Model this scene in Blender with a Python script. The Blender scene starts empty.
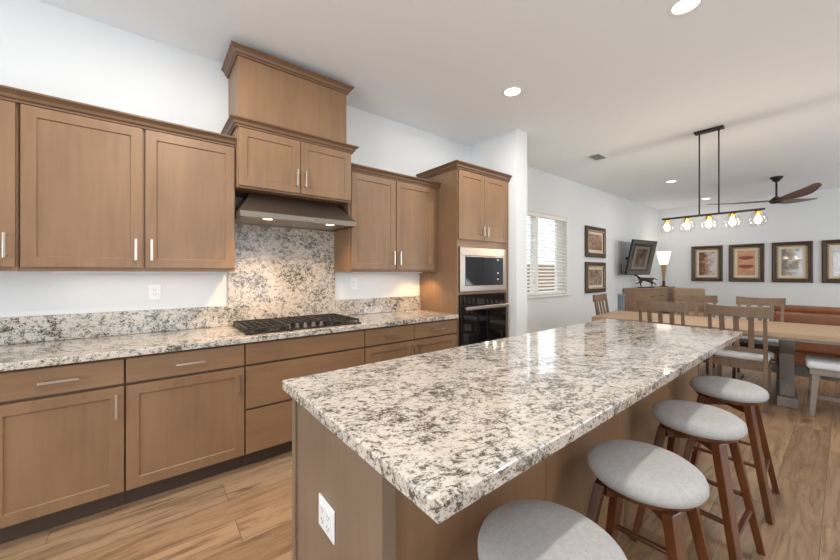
import bpy, bmesh, math, random
from mathutils import Vector, Matrix
random.seed(7)
S = bpy.context.scene
C = S.collection
PI = math.pi

# ------------------------------------------------------------------ camera, world, lights, exposure
H = 1.345
AZ = math.radians(51.4)
cd = bpy.data.cameras.new('camera'); cam = bpy.data.objects.new('camera', cd); C.objects.link(cam)
cd.sensor_width = 36; cd.lens = 340 / 840 * 36; cd.shift_y = -7 / 840; cd.clip_start = .02
cam.location = (0, -3.16, H); cam.rotation_euler = (PI / 2, 0, AZ - PI / 2)
S.camera = cam

w = bpy.data.worlds.new('world'); S.world = w; w.use_nodes = True
bg = w.node_tree.nodes['Background']; bg.inputs[0].default_value = (.86, .93, 1, 1); bg.inputs[1].default_value = 4.2
S.view_settings.view_transform = 'Standard'; S.view_settings.look = 'None'
S.view_settings.gamma = 1; S.view_settings.use_curve_mapping = False
S.view_settings.exposure = -0.8


def area(name, loc, direction, sx, sy, watts, col, spread=180):
    l = bpy.data.lights.new(name, 'AREA'); l.shape = 'RECTANGLE'; l.size = sx; l.size_y = sy
    l.energy = watts; l.color = col; l.spread = math.radians(spread)
    o = bpy.data.objects.new(name, l); C.objects.link(o); o.location = loc
    o.rotation_euler = Vector(direction).to_track_quat('-Z', 'Y').to_euler()
    return o


# daylight through the room's big windows, all behind or beside the camera
area('daylight_side', (-3.9, -3.3, 1.45), (1, 0, .75), 2.9, 2.1, 250, (.87, .94, 1))
area('daylight_rear', (1.2, -7.4, 1.35), (0, 1, 1.5), 3.4, 2.3, 95, (.84, .92, 1))
area('daylight_living', (7.6, -7.4, 1.35), (0, 1, 1.3), 3.6, 2.3, 170, (.84, .92, 1))

# ------------------------------------------------------------------ mesh helpers


class MB:
    def __init__(s): s.v = []; s.f = []

    def add(s, vs, fs):
        n = len(s.v); s.v += [tuple(v) for v in vs]; s.f += [tuple(i + n for i in f) for f in fs]; return s

    def box(s, x0, x1, y0, y1, z0, z1):
        x0, x1 = sorted((x0, x1)); y0, y1 = sorted((y0, y1)); z0, z1 = sorted((z0, z1))
        return s.add([(x0, y0, z0), (x1, y0, z0), (x1, y1, z0), (x0, y1, z0), (x0, y0, z1), (x1, y0, z1), (x1, y1, z1), (x0, y1, z1)],
                     [(0, 3, 2, 1), (4, 5, 6, 7), (0, 1, 5, 4), (1, 2, 6, 5), (2, 3, 7, 6), (3, 0, 4, 7)])

    def bar(s, a, b, wa, ha, wb=None, hb=None, side=(1, 0, 0)):
        """rectangular bar from a to b; w is measured along 'side'"""
        a = Vector(a); b = Vector(b); d = (b - a).normalized(); sd = Vector(side)
        sd = (sd - d * sd.dot(d)).normalized(); up = d.cross(sd)
        wb = wa if wb is None else wb; hb = ha if hb is None else hb
        vs = []
        for p, ww, hh in ((a, wa, ha), (b, wb, hb)):
            for i, j in ((-1, -1), (1, -1), (1, 1), (-1, 1)): vs.append(p + sd * ww / 2 * i + up * hh / 2 * j)
        return s.add(vs, [(0, 1, 2, 3)[::-1], (4, 5, 6, 7), (0, 1, 5, 4), (1, 2, 6, 5), (2, 3, 7, 6), (3, 0, 4, 7)])

    def tube(s, pts, rad, n=12):
        pts = [Vector(p) for p in pts]; m = len(pts)
        rad = [rad] * m if not isinstance(rad, (list, tuple)) else rad
        vs = []; ref = Vector((0, 0, 1))
        for i, p in enumerate(pts):
            d = (pts[min(i + 1, m - 1)] - pts[max(i - 1, 0)]).normalized()
            r = ref if abs(d.dot(ref)) < .95 else Vector((0, 1, 0))
            u = d.cross(r).normalized(); v = u.cross(d)
            for k in range(n):
                t = 2 * PI * k / n; vs.append(p + (u * math.cos(t) + v * math.sin(t)) * rad[i])
        fs = []
        for i in range(m - 1):
            for k in range(n): fs.append((i * n + k, i * n + (k + 1) % n, (i + 1) * n + (k + 1) % n, (i + 1) * n + k))
        fs.append(tuple(range(n))[::-1]); fs.append(tuple((m - 1) * n + k for k in range(n)))
        return s.add(vs, fs)

    def lathe(s, prof, cx=0, cy=0, cz=0, n=40, cap=True, sx=1, sy=1):
        vs = []; fs = []; m = len(prof)
        for r, z in prof:
            for k in range(n):
                t = 2 * PI * k / n; vs.append((cx + sx * r * math.cos(t), cy + sy * r * math.sin(t), cz + z))
        for i in range(m - 1):
            for k in range(n): fs.append((i * n + k, i * n + (k + 1) % n, (i + 1) * n + (k + 1) % n, (i + 1) * n + k))
        if cap: fs.append(tuple(range(n))[::-1]); fs.append(tuple((m - 1) * n + k for k in range(n)))
        return s.add(vs, fs)

    def prism(s, poly, a, b, axis='x'):
        """poly in the two other axes, extruded from a to b along axis"""
        n = len(poly); vs = []
        for t in (a, b):
            for p, q in poly:
                vs.append({'x': (t, p, q), 'y': (p, t, q), 'z': (p, q, t)}[axis])
        return s.add(vs, [tuple(range(n))[::-1], tuple(range(n, 2 * n))] + [(i, (i + 1) % n, n + (i + 1) % n, n + i) for i in range(n)])

    def sweep(s, prof, path):
        """closed profile swept on a list of functions (o,h)->xyz ; used for mitred mouldings"""
        n = len(prof); vs = []; m = len(path)
        for fn in path:
            for o, h in prof: vs.append(fn(o, h))
        fs = [tuple(range(n))[::-1], tuple((m - 1) * n + k for k in range(n))]
        for i in range(m - 1):
            for k in range(n): fs.append((i * n + k, i * n + (k + 1) % n, (i + 1) * n + (k + 1) % n, (i + 1) * n + k))
        return s.add(vs, fs)

    def build(s, name, mat, parent=None, bevel=0, smooth=False, sub=0, seg=2, loc=None):
        me = bpy.data.meshes.new(name); me.from_pydata(s.v, [], s.f)
        bm = bmesh.new(); bm.from_mesh(me); bmesh.ops.recalc_face_normals(bm, faces=bm.faces)
        bm.to_mesh(me); bm.free()
        me.materials.append(mat)
        o = bpy.data.objects.new(name, me); C.objects.link(o)
        if parent: o.parent = parent
        if loc: o.location = loc
        if bevel:
            md = o.modifiers.new('bevel', 'BEVEL'); md.width = bevel; md.segments = seg; md.limit_method = 'ANGLE'; md.angle_limit = .6
            md.harden_normals = False
        if sub:
            md = o.modifiers.new('sub', 'SUBSURF'); md.levels = sub; md.render_levels = sub
        if smooth:
            for p in me.polygons: p.use_smooth = True
        return o


def B(*a): return MB().box(*a)


def thing(name, label, cat, loc=(0, 0, 0), rz=0, group=None):
    o = bpy.data.objects.new(name, None); o.empty_display_size = .1; C.objects.link(o)
    o.location = loc; o.rotation_euler = (0, 0, rz); o['label'] = label; o['category'] = cat
    if group: o['group'] = group
    return o


def tag(o, label, cat, group=None):
    o['label'] = label; o['category'] = cat
    if group: o['group'] = group
    return o


def struct(o): o['kind'] = 'structure'; return o


def dup(root, label, loc=None, rz=None):
    def rec(src, par):
        c = src.copy(); C.objects.link(c)
        if par: c.parent = par
        for ch in list(kids.get(src.name, [])): rec(ch, c)
        return c
    kids = {}
    for o in list(C.objects):
        if o.parent: kids.setdefault(o.parent.name, []).append(o)
    r = rec(root, None); r['label'] = label
    if loc: r.location = loc
    if rz is not None: r.rotation_euler = (0, 0, rz)
    return r


# ------------------------------------------------------------------ materials
def mat(name, col, rough=.5, metal=0, spec=None, coat=0, emit=None, es=0, trans=0, ior=None):
    m = bpy.data.materials.new(name); m.use_nodes = True; b = m.node_tree.nodes['Principled BSDF']
    b.inputs['Base Color'].default_value = (*col, 1); b.inputs['Roughness'].default_value = rough; b.inputs['Metallic'].default_value = metal
    if spec is not None: b.inputs['Specular IOR Level'].default_value = spec
    if coat: b.inputs['Coat Weight'].default_value = coat; b.inputs['Coat Roughness'].default_value = .05
    if emit: b.inputs['Emission Color'].default_value = (*emit, 1); b.inputs['Emission Strength'].default_value = es
    if trans: b.inputs['Transmission Weight'].default_value = trans
    if ior: b.inputs['IOR'].default_value = ior
    return m


def nt(m): return m.node_tree.nodes, m.node_tree.links, m.node_tree.nodes['Principled BSDF']


def coords(N, L, scale=(1, 1, 1), rot=(0, 0, 0), kind='Object'):
    t = N.new('ShaderNodeTexCoord'); mp = N.new('ShaderNodeMapping'); mp.inputs['Scale'].default_value = scale; mp.inputs['Rotation'].default_value = rot
    L.new(t.outputs[kind], mp.inputs[0]); return mp.outputs[0]


def noise(N, L, vec, scale, detail=4, rough=.55, dist=0):
    n = N.new('ShaderNodeTexNoise'); n.inputs['Scale'].default_value = scale; n.inputs['Detail'].default_value = detail
    n.inputs['Roughness'].default_value = rough; n.inputs['Distortion'].default_value = dist; L.new(vec, n.inputs['Vector']); return n.outputs['Fac']


def ramp(N, L, fac, stops, interp='LINEAR'):
    r = N.new('ShaderNodeValToRGB'); r.color_ramp.interpolation = interp; e = r.color_ramp.elements
    while len(e) > 1: e.remove(e[-1])
    e[0].position = stops[0][0]; e[0].color = (*stops[0][1], 1)
    for p, c in stops[1:]:
        k = e.new(p); k.color = (*c, 1)
    L.new(fac, r.inputs[0]); return r.outputs[0]


def mix(N, L, fac, a, b, mode='MIX'):
    m = N.new('ShaderNodeMix'); m.data_type = 'RGBA'; m.blend_type = mode
    if isinstance(fac, (int, float)): m.inputs[0].default_value = fac
    else: L.new(fac, m.inputs[0])
    for i, v in ((6, a), (7, b)):
        if isinstance(v, tuple): m.inputs[i].default_value = (*v, 1)
        else: L.new(v, m.inputs[i])
    return m.outputs[2]


def bump(N, L, b, h, strength=.1, dist=.01):
    n = N.new('ShaderNodeBump'); n.inputs['Strength'].default_value = strength; n.inputs['Distance'].default_value = dist
    L.new(h, n.inputs['Height']); L.new(n.outputs[0], b.inputs['Normal'])


def wood(name, c0, c1, rough=.42, axis='z', fine=60, strength=.04, coat=0):
    m = mat(name, c0, rough, coat=coat); N, L, b = nt(m)
    sc = {'z': (1, 1, .07), 'x': (.07, 1, 1), 'y': (1, .07, 1)}[axis]
    v = coords(N, L, sc); g = noise(N, L, v, fine, 5, .6)
    v2 = coords(N, L, {'z': (1, 1, .35), 'x': (.35, 1, 1), 'y': (1, .35, 1)}[axis]); g2 = noise(N, L, v2, 5, 3)
    c = ramp(N, L, g, [(.3, c0), (.7, c1)])
    c2 = mix(N, L, .5, c, ramp(N, L, g2, [(.35, c0), (.65, c1)]))
    L.new(c2, b.inputs['Base Color']); bump(N, L, b, g, strength, .002)
    return m


def wall_mat(name, col):
    m = mat(name, col, .85); N, L, b = nt(m); v = coords(N, L); g = noise(N, L, v, 90, 3); bump(N, L, b, g, .06, .003); return m


def fabric(name, c0, c1, scale=350):
    m = mat(name, c0, .95, spec=.2); N, L, b = nt(m); v = coords(N, L); g = noise(N, L, v, scale, 3, .7)
    h = noise(N, L, v, 60, 3, .7)
    c = mix(N, L, .35, ramp(N, L, g, [(.35, c0), (.65, c1)]), ramp(N, L, h, [(.35, c0), (.65, c1)]))
    L.new(c, b.inputs['Base Color']); bump(N, L, b, g, .35, .002); return m


M = {}
M['wall'] = wall_mat('wall_paint', (.76, .77, .775))
M['ceil'] = wall_mat('ceiling_paint', (.89, .915, .94))
M['white'] = mat('white_trim', (.84, .84, .83), .45)
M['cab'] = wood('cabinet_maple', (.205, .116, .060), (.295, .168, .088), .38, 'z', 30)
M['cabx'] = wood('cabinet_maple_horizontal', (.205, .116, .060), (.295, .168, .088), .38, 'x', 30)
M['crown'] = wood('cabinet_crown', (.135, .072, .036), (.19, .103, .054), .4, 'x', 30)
M['isl'] = wood('island_daylit_maple', (.20, .136, .090), (.26, .182, .124), .42, 'z', 30)  # cabinet maple with cool daylight mixed into its colour
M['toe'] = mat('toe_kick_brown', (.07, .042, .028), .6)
M['gap'] = mat('cabinet_interior_edge', (.12, .065, .035), .6)
M['nickel'] = mat('brushed_nickel', (.62, .55, .48), .28, 1)
M['steel'] = mat('stainless_steel', (.40, .345, .30), .3, 1)
M['steeldk'] = mat('hood_steel', (.25, .21, .175), .42, 1)
M['black'] = mat('black_enamel', (.012, .012, .013), .22)
M['iron'] = mat('cast_iron', (.022, .020, .019), .55)
M['glassblk'] = mat('black_glass', (.004, .004, .005), .04, coat=.5)
M['metaldk'] = mat('dark_bronze_metal', (.045, .04, .038), .4, .6)
M['plastic'] = mat('white_plastic', (.86, .86, .85), .3)
M['slot'] = mat('outlet_slot', (.05, .05, .05), .5)
M['stoolwood'] = wood('walnut_stool', (.065, .017, .004), (.17, .050, .011), .32, 'z', 45, coat=.2)
M['seat'] = fabric('grey_upholstery', (.38, .365, .355), (.55, .53, .515))
M['chairwood'] = wood('washed_oak_chair', (.125, .080, .049), (.225, .150, .096), .5, 'z', 40)
M['tabletop'] = wood('table_top_oak', (.33, .215, .125), (.44, .30, .185), .38, 'y', 25)
M['tablebase'] = wood('table_base_weathered', (.17, .14, .118), (.28, .235, .20), .6, 'z', 40)
M['cushion'] = fabric('chair_cushion', (.60, .61, .62), (.76, .77, .78))
M['sideboard'] = wood('sideboard_wood', (.27, .165, .095), (.38, .245, .15), .5, 'x', 30)
M['tan'] = fabric('tan_upholstery', (.36, .245, .15), (.45, .31, .20))
M['leather'] = wood('red_brown_leather', (.185, .066, .026), (.26, .098, .04), .38, 'x', 9)
M['fanwood'] = wood('fan_walnut', (.12, .055, .032), (.19, .095, .058), .4, 'x', 30)
M['bluegrey'] = mat('blue_grey_shadow', (.22, .28, .33), .5)
M['greypanel'] = mat('grey_mount_panel', (.36, .37, .38), .6)
M['bronze'] = mat('dark_bronze', (.05, .035, .03), .35, .7)
M['lampwood'] = wood('lamp_column', (.33, .19, .085), (.48, .30, .15), .4, 'z', 40)
M['shade'] = mat('frosted_lampshade', (.9, .85, .78), .5, emit=(1, .88, .72), es=1.7)
M['bulb'] = mat('glowing_bulb', (1, .9, .7), .4, emit=(1, .80, .48), es=22)
M['brass'] = mat('brass_socket', (.85, .52, .12), .25, 1)
M['led'] = mat('downlight_lens', (1, 1, 1), .5, emit=(1, .97, .92), es=9)
M['hoodled'] = mat('hood_lamp_lens', (1, 1, 1), .5, emit=(1, .80, .52), es=9)
M['frame'] = wood('picture_frame_wood', (.040, .022, .011), (.085, .045, .020), .35, 'z', 60)
M['gold'] = mat('gilt_beading', (.60, .44, .25), .4, .3)
M['matb'] = mat('picture_mat', (.72, .63, .50), .7)
M['slat'] = mat('blind_slat', (.86, .85, .80), .5)
M['fence'] = wood('tan_fence', (.27, .155, .08), (.34, .21, .12), .8, 'z', 20)
M['hedge'] = mat('dark_roof_tiles', (.09, .085, .08), .9)
M['ground'] = mat('outdoor_gravel', (.42, .36, .30), .9)
M['filter'] = mat('hood_filter', (.62, .52, .40), .35, .9)

gl = bpy.data.materials.new('clear_glass'); gl.use_nodes = True; N, L, b = nt(gl); N.remove(b)
tr = N.new('ShaderNodeBsdfTransparent'); tr.inputs[0].default_value = (.96, .97, .97, 1); gs = N.new('ShaderNodeBsdfGlossy'); gs.inputs['Roughness'].default_value = .02
lw = N.new('ShaderNodeLayerWeight'); lw.inputs[0].default_value = .5
p5 = N.new('ShaderNodeMath'); p5.operation = 'POWER'; p5.inputs[1].default_value = 5; L.new(lw.outputs['Facing'], p5.inputs[0])
fr = N.new('ShaderNodeMath'); fr.operation = 'MULTIPLY_ADD'; fr.inputs[1].default_value = .6; fr.inputs[2].default_value = .04; L.new(p5.outputs[0], fr.inputs[0]); mx = N.new('ShaderNodeMixShader')
L.new(fr.outputs[0], mx.inputs[0]); L.new(tr.outputs[0], mx.inputs[1]); L.new(gs.outputs[0], mx.inputs[2]); L.new(mx.outputs[0], N['Material Output'].inputs[0])
M['glass'] = gl


def granite(name, seed=0.0):
    m = mat(name, (.8, .7, .6), .07, spec=.5, coat=.25); N, L, b = nt(m)
    t = N.new('ShaderNodeTexCoord'); mp = N.new('ShaderNodeMapping'); mp.inputs['Location'].default_value = (seed, seed * .7, 0)
    mp.inputs['Rotation'].default_value = (0, 0, .35); L.new(t.outputs['Object'], mp.inputs[0]); v = mp.outputs[0]
    mp2 = N.new('ShaderNodeMapping'); mp2.inputs['Scale'].default_value = (.85, 1.2, 1.1); L.new(v, mp2.inputs[0]); vs = mp2.outputs[0]
    big = noise(N, L, vs, 6.5, 4, .6, .8)
    patch = noise(N, L, vs, 34, 6, .74, .6)
    fine = noise(N, L, vs, 125, 5, .8, .3)
    tiny = noise(N, L, v, 260, 3, .7)
    base = ramp(N, L, big, [(.38, (.52, .50, .47)), (.5, (.58, .53, .47)), (.62, (.60, .515, .43))])
    base = mix(N, L, ramp(N, L, tiny, [(.42, (0,) * 3), (.62, (.6,) * 3)]), base, (.68, .65, .61))
    # grey brown mineral clouds that gather in veins
    clump = N.new('ShaderNodeMath'); clump.operation = 'ADD'; L.new(patch, clump.inputs[0])
    k = N.new('ShaderNodeMath'); k.operation = 'MULTIPLY'; k.inputs[1].default_value = .45; L.new(big, k.inputs[0]); L.new(k.outputs[0], clump.inputs[1])
    f1 = N.new('ShaderNodeMath'); f1.operation = 'MULTIPLY'; f1.inputs[1].default_value = 1.05; L.new(fine, f1.inputs[0])
    tot = N.new('ShaderNodeMath'); tot.operation = 'ADD'; L.new(clump.outputs[0], tot.inputs[0]); L.new(f1.outputs[0], tot.inputs[1])
    tv = tot.outputs[0]   # mean 1.1
    g1 = ramp(N, L, mr(N, L, tv, .85, 1.50), [(.53, (.95,) * 3), (.665, (0,) * 3)])
    c = mix(N, L, g1, base, (.30, .255, .20))
    g2 = ramp(N, L, mr(N, L, tv, .85, 1.50), [(.43, (1,) * 3), (.52, (0,) * 3)])
    c = mix(N, L, g2, c, (.085, .07, .052))
    # scattered small dark grains
    vo = N.new('ShaderNodeTexVoronoi'); vo.inputs['Scale'].default_value = 150; L.new(v, vo.inputs['Vector'])
    sp = ramp(N, L, vo.outputs['Distance'], [(.14, (1,) * 3), (.26, (0,) * 3)])
    pm = ramp(N, L, patch, [(.40, (1,) * 3), (.54, (.0,) * 3)])
    c = mix(N, L, mix(N, L, 1.0, sp, pm, 'MULTIPLY'), c, (.14, .105, .075))
    L.new(c, b.inputs['Base Color'])
    return m


def mr(N, L, v, a, b_):
    n = N.new('ShaderNodeMapRange'); n.inputs[1].default_value = a; n.inputs[2].default_value = b_; L.new(v, n.inputs[0]); return n.outputs[0]


M['granite'] = granite('granite_counter', 0)
M['granite2'] = granite('granite_island', 3.3)

# floor planks
m = mat('vinyl_oak_planks', (.5, .4, .3), .36); N, L, b = nt(m)
t = N.new('ShaderNodeTexCoord'); mp = N.new('ShaderNodeMapping'); L.new(t.outputs['Object'], mp.inputs[0]); v = mp.outputs[0]
mp.inputs['Location'].default_value = (.4, .08, 0)
br = N.new('ShaderNodeTexBrick'); br.offset = .37; br.offset_frequency = 2; L.new(v, br.inputs['Vector'])
br.inputs['Scale'].default_value = 1; br.inputs['Brick Width'].default_value = 1.22; br.inputs['Row Height'].default_value = .20
br.inputs['Mortar Size'].default_value = .0016; br.inputs['Mortar Smooth'].default_value = .1; br.inputs['Bias'].default_value = 0
br.inputs['Color1'].default_value = (0, 0, 0, 1); br.inputs['Color2'].default_value = (1, 1, 1, 1); br.inputs['Mortar'].default_value = (.5, .5, .5, 1)
tone = ramp(N, L, br.outputs['Color'], [(0, (.20, .112, .056)), (.35, (.33, .20, .11)), (.7, (.42, .27, .155)), (1, (.27, .163, .09))])
mp3 = N.new('ShaderNodeMapping'); mp3.inputs['Scale'].default_value = (.10, 1, 1); L.new(v, mp3.inputs[0])
# shift the grain from plank to plank
ad = N.new('ShaderNodeVectorMath'); ad.operation = 'ADD'; sc = N.new('ShaderNodeVectorMath'); sc.operation = 'SCALE'; sc.inputs['Scale'].default_value = 7
L.new(br.outputs['Color'], sc.inputs[0]); L.new(mp3.outputs[0], ad.inputs[0]); L.new(sc.outputs[0], ad.inputs[1])
g = noise(N, L, ad.outputs[0], 48, 6, .7, 1.0); g2 = noise(N, L, ad.outputs[0], 10, 5, .68, 2.2)
c = mix(N, L, ramp(N, L, g, [(.3, (.0,) * 3), (.7, (.55,) * 3)]), tone, (.46, .31, .19))
c = mix(N, L, ramp(N, L, g2, [(.34, (.85,) * 3), (.53, (0,) * 3)]), c, (.15, .082, .043))
c = mix(N, L, br.outputs['Fac'], c, (.13, .085, .055))
L.new(c, b.inputs['Base Color']); bump(N, L, b, g, .05, .002)
M['floor'] = m

# ------------------------------------------------------------------ structure
X0, X1, Y0, ZC = -4.0, 10.8, -7.5, 3.05
WX0, WX1, WZ0, WZ1 = 4.30, 5.93, .975, 2.34
struct(B(X0 - .15, X1 + .15, Y0 - .15, .15, -.1, 0).build('floor', M['floor']))
struct(B(X0 - .15, X1 + .15, Y0 - .15, .15, ZC, ZC + .12).build('ceiling', M['ceil']))
wb = MB(); wb.box(X0 - .15, WX0, 0, .15, 0, ZC); wb.box(WX1, X1 + .15, 0, .15, 0, ZC)
wb.box(WX0, WX1, 0, .15, 0, WZ0); wb.box(WX0, WX1, 0, .15, WZ1, ZC)
struct(wb.build('wall_back', M['wall']))
struct(B(X1, X1 + .15, Y0, 0, 0, ZC).build('wall_far', M['wall']))
wl = MB(); wl.box(X0 - .15, X0, -1.8, 0, 0, ZC); wl.box(X0 - .15, X0, Y0, -4.8, 0, ZC); wl.box(X0 - .15, X0, -4.8, -1.8, 0, .35); wl.box(X0 - .15, X0, -4.8, -1.8, 2.55, ZC)
struct(wl.build('wall_left', M['wall']))
wf = MB()
for a, c_ in ((X0 - .15, -.6), (3.0, 5.7), (9.5, X1 + .15)): wf.box(a, c_, Y0 - .15, Y0, 0, ZC)
for a, c_ in ((-.6, 3.0), (5.7, 9.5)): wf.box(a, c_, Y0 - .15, Y0, 2.55, ZC); wf.box(a, c_, Y0 - .15, Y0, 0, .12)
struct(wf.build('wall_front', M['wall']))
struct(B(3.385, 3.60, -.74, 0, 0, ZC).build('wall_partition', M['wall']))


def window_unit(name, boxfn, axis, a0, a1, z0, z1, p, n=3):
    mb = MB(); q0, q1 = p - .03, p + .03

    def bx(u0, u1, w0, w1):
        if axis == 'x': mb.box(u0, u1, q0, q1, w0, w1)
        else: mb.box(q0, q1, u0, u1, w0, w1)
    bx(a0, a1, z0, z0 + .06); bx(a0, a1, z1 - .06, z1)
    for i in range(n + 1):
        u = a0 + (a1 - a0 - .06) * i / n; bx(u, u + .06, z0, z1)
    f = struct(mb.build(name, M['white']))
    g_ = MB()
    if axis == 'x': g_.box(a0 + .05, a1 - .05, p - .004, p + .004, z0 + .05, z1 - .05)
    else: g_.box(p - .004, p + .004, a0 + .05, a1 - .05, z0 + .05, z1 - .05)
    g_.build('pane', M['glass'], f)
    return f


window_unit('window_2', None, 'y', -4.8, -1.8, .35, 2.55, X0 - .08, 3)
window_unit('window_3', None, 'x', -.6, 3.0, .12, 2.55, Y0 - .08, 3)
window_unit('window_4', None, 'x', 5.7, 9.5, .12, 2.55, Y0 - .08, 3)
# window on the back wall
f = MB(); yy = (.075, .125)
f.box(WX0, WX1, *yy, WZ0, WZ0 + .05); f.box(WX0, WX1, *yy, WZ1 - .05, WZ1); f.box(WX0, WX0 + .05, *yy, WZ0, WZ1); f.box(WX1 - .20, WX1, *yy, WZ0, WZ1)
f.box(4.96, 5.02, *yy, WZ0, WZ1)
wn = struct(f.build('window_1', M['white'], bevel=.004))
B(WX0 + .04, WX1 - .19, .096, .102, WZ0 + .04, WZ1 - .04).build('pane', M['glass'], wn)
struct(B(WX0 - .04, WX1 + .04, -.03, .06, WZ0 - .035, WZ0).build('trim_window_sill', M['white'], bevel=.004))
# baseboards
struct(B(3.61, X1, -.014, 0, 0, .1).build('baseboard_back', M['white'], bevel=.003))
struct(B(X1 - .014, X1, Y0, -.014, 0, .1).build('baseboard_far', M['white'], bevel=.003))
struct(B(3.386, 3.614, -.754, -.74, 0, .1).build('baseboard_partition', M['white'], bevel=.003))

# blinds
bl = thing('window_blind', 'white horizontal slat blind covering the window on the left wall', 'blind', (0, 0, 0))
mb = MB(); z = WZ0 + .05; i = 0
while z < WZ1 - .07:
    for a, c_ in ((WX0 + .01, 4.955), (5.025, WX1 - .01)):
        t_ = .009
        mb.bar((a, .032, z), (c_, .032, z), .050, .0035, side=(0, 1, .6))
    z += .058; i += 1
mb.build('slats', M['slat'], bl)
mb = MB(); mb.box(WX0 + .005, WX1 - .005, .004, .06, WZ1 - .065, WZ1 - .003); mb.build('valance', M['slat'], bl, bevel=.003)
mb = MB(); mb.box(4.955, 5.025, .006, .058, WZ0 + .002, WZ1 - .066); mb.build('centre_stile', M['slat'], bl, bevel=.003)
mb = MB(); mb.box(WX0 + .01, 4.954, .012, .055, WZ0 + .004, WZ0 + .028); mb.box(5.026, WX1 - .01, .012, .055, WZ0 + .004, WZ0 + .028); mb.build('bottom_rail', M['slat'], bl, bevel=.003)

# outdoors beyond that window
struct(B(-4, 14, .2, 9, -.25, -.1).build('ground', M['ground']))
fe = MB()
for k in range(46): fe.box(2 + k * .2, 2.192 + k * .2, 3.0, 3.03, -.1, 1.62)
tag(fe.build('fence', M['fence']), 'tan wooden fence seen through the window blind', 'fence')
hs = thing('neighbour_house', 'dark roofed pale house beyond the fence, seen through the blind', 'house', (8, 6.5, -.1))
B(-5, 5, 0, 2, 0, 1.95).build('wall', M['matb'], hs)
MB().prism([(-.3, 1.95), (2.3, 1.95), (1.0, 2.5)], -5.2, 5.2, 'x').build('roof', M['hedge'], hs)


# ------------------------------------------------------------------ kitchen cabinets
def shaker(x0, x1, z0, z1, y, th=.019, st=.057, rec=.008):
    """door slab whose front face (facing -y) is at y"""
    mb = MB(); i0, i1, k0, k1 = x0 + st, x1 - st, z0 + st, z1 - st; e = .004
    A_ = [(x0, y, z0), (x1, y, z0), (x1, y, z1), (x0, y, z1)]
    B_ = [(i0, y, k0), (i1, y, k0), (i1, y, k1), (i0, y, k1)]
    C_ = [(i0 + e, y + rec, k0 + e), (i1 - e, y + rec, k0 + e), (i1 - e, y + rec, k1 - e), (i0 + e, y + rec, k1 - e)]
    D_ = [(x0, y + th, z0), (x1, y + th, z0), (x1, y + th, z1), (x0, y + th, z1)]
    fs = []
    for j in range(4):
        k = (j + 1) % 4
        fs += [(j, k, 4 + k, 4 + j), (4 + j, 4 + k, 8 + k, 8 + j), (j, 12 + j, 12 + k, k)]
    fs += [(8, 9, 10, 11), (15, 14, 13, 12)]
    return mb.add(A_ + B_ + C_ + D_, fs)


def pull_v(x, z, y, parent, ln=.135):
    mb = MB(); mb.box(x - .006, x + .006, y - .036, y - .026, z - ln / 2, z + ln / 2)
    for s_ in (-1, 1): mb.box(x - .005, x + .005, y - .026, y + .001, z + s_ * (ln / 2 - .012) - .005, z + s_ * (ln / 2 - .012) + .005)
    mb.build('handle', M['nickel'], parent, bevel=.0015)


def pull_h(x, z, y, parent, ln=.15):
    mb = MB(); mb.box(x - ln / 2, x + ln / 2, y - .036, y - .026, z - .006, z + .006)
    for s_ in (-1, 1): mb.box(x + s_ * (ln / 2 - .012) - .005, x + s_ * (ln / 2 - .012) + .005, y - .026, y + .001, z - .005, z + .005)
    mb.build('handle', M['nickel'], parent, bevel=.0015)


def base_unit(x0, x1, label, fronts):
    """fronts: list of (kind, x0, x1, z0, z1, handle)"""
    w_ = x1 - x0; r = thing('base_cabinet', label, 'cabinet', (x0, 0, 0), 0, 'base cabinets along the back wall')
    mb = MB(); mb.box(.001, w_ - .001, -.610, -.002, .105, .874); mb.build('body', M['gap'], r)
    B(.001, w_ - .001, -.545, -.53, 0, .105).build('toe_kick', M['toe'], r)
    for kind, a, c_, z0, z1, hd in fronts:
        a -= x0; c_ -= x0
        if kind == 'door': o = shaker(a, c_, z0, z1, -.63).build('door', M['cab'], r, bevel=.0015)
        else: o = B(a, c_, -.63, -.611, z0, z1).build('drawer', M['cabx'], r, bevel=.002)
        if hd:
            if hd == 'h': pull_h((a + c_) / 2, (z0 + z1) / 2 + (0 if z1 - z0 < .2 else .0), -.63, o)
            elif hd == 'r': pull_v(c_ - .03, z1 - .10, -.63, o)
            else: pull_v(a + .03, z1 - .10, -.63, o)
    return r


g_ = .0045
ZD0, ZD1, ZR0, ZR1 = .118, .708, .724, .862


def std(x0, x1, side): return [('drawer', x0 + g_, x1 - g_, ZR0, ZR1, 'h'), ('door', x0 + g_, x1 - g_, ZD0, ZD1, side)]


b0, b1, b2, b3, b4 = -.61, -.104, .509, 1.426, 2.513
base_unit(-1.22, b0, 'base cabinet at the cut off left edge, left of the first full door', std(-1.22, b0, 'r'))
base_unit(b0, b1, 'leftmost fully seen base cabinet with one drawer over one tall door', std(b0, b1, 'r'))
base_unit(b1, b2, 'base cabinet with drawer over door just left of the cooktop cabinet', std(b1, b2, 'r'))
base_unit(b2, b3, 'wide three drawer base cabinet below the gas cooktop', [('drawer', b2 + g_, b3 - g_, ZR0, ZR1, None),
          ('drawer', b2 + g_, b3 - g_, .424, ZD1, 'h'), ('drawer', b2 + g_, b3 - g_, .118, .410, 'h')])
xm = 1.955
base_unit(b3, b4, 'base cabinet with two drawers over two doors beside the oven tower',
          [('drawer', b3 + g_, xm - g_ / 2, ZR0, ZR1, 'h'), ('drawer', xm + g_ / 2, b4 - g_, ZR0, ZR1, 'h'),
           ('door', b3 + g_, xm - g_ / 2, ZD0, ZD1, 'r'), ('door', xm + g_ / 2, b4 - g_, ZD0, ZD1, 'l')])

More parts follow.
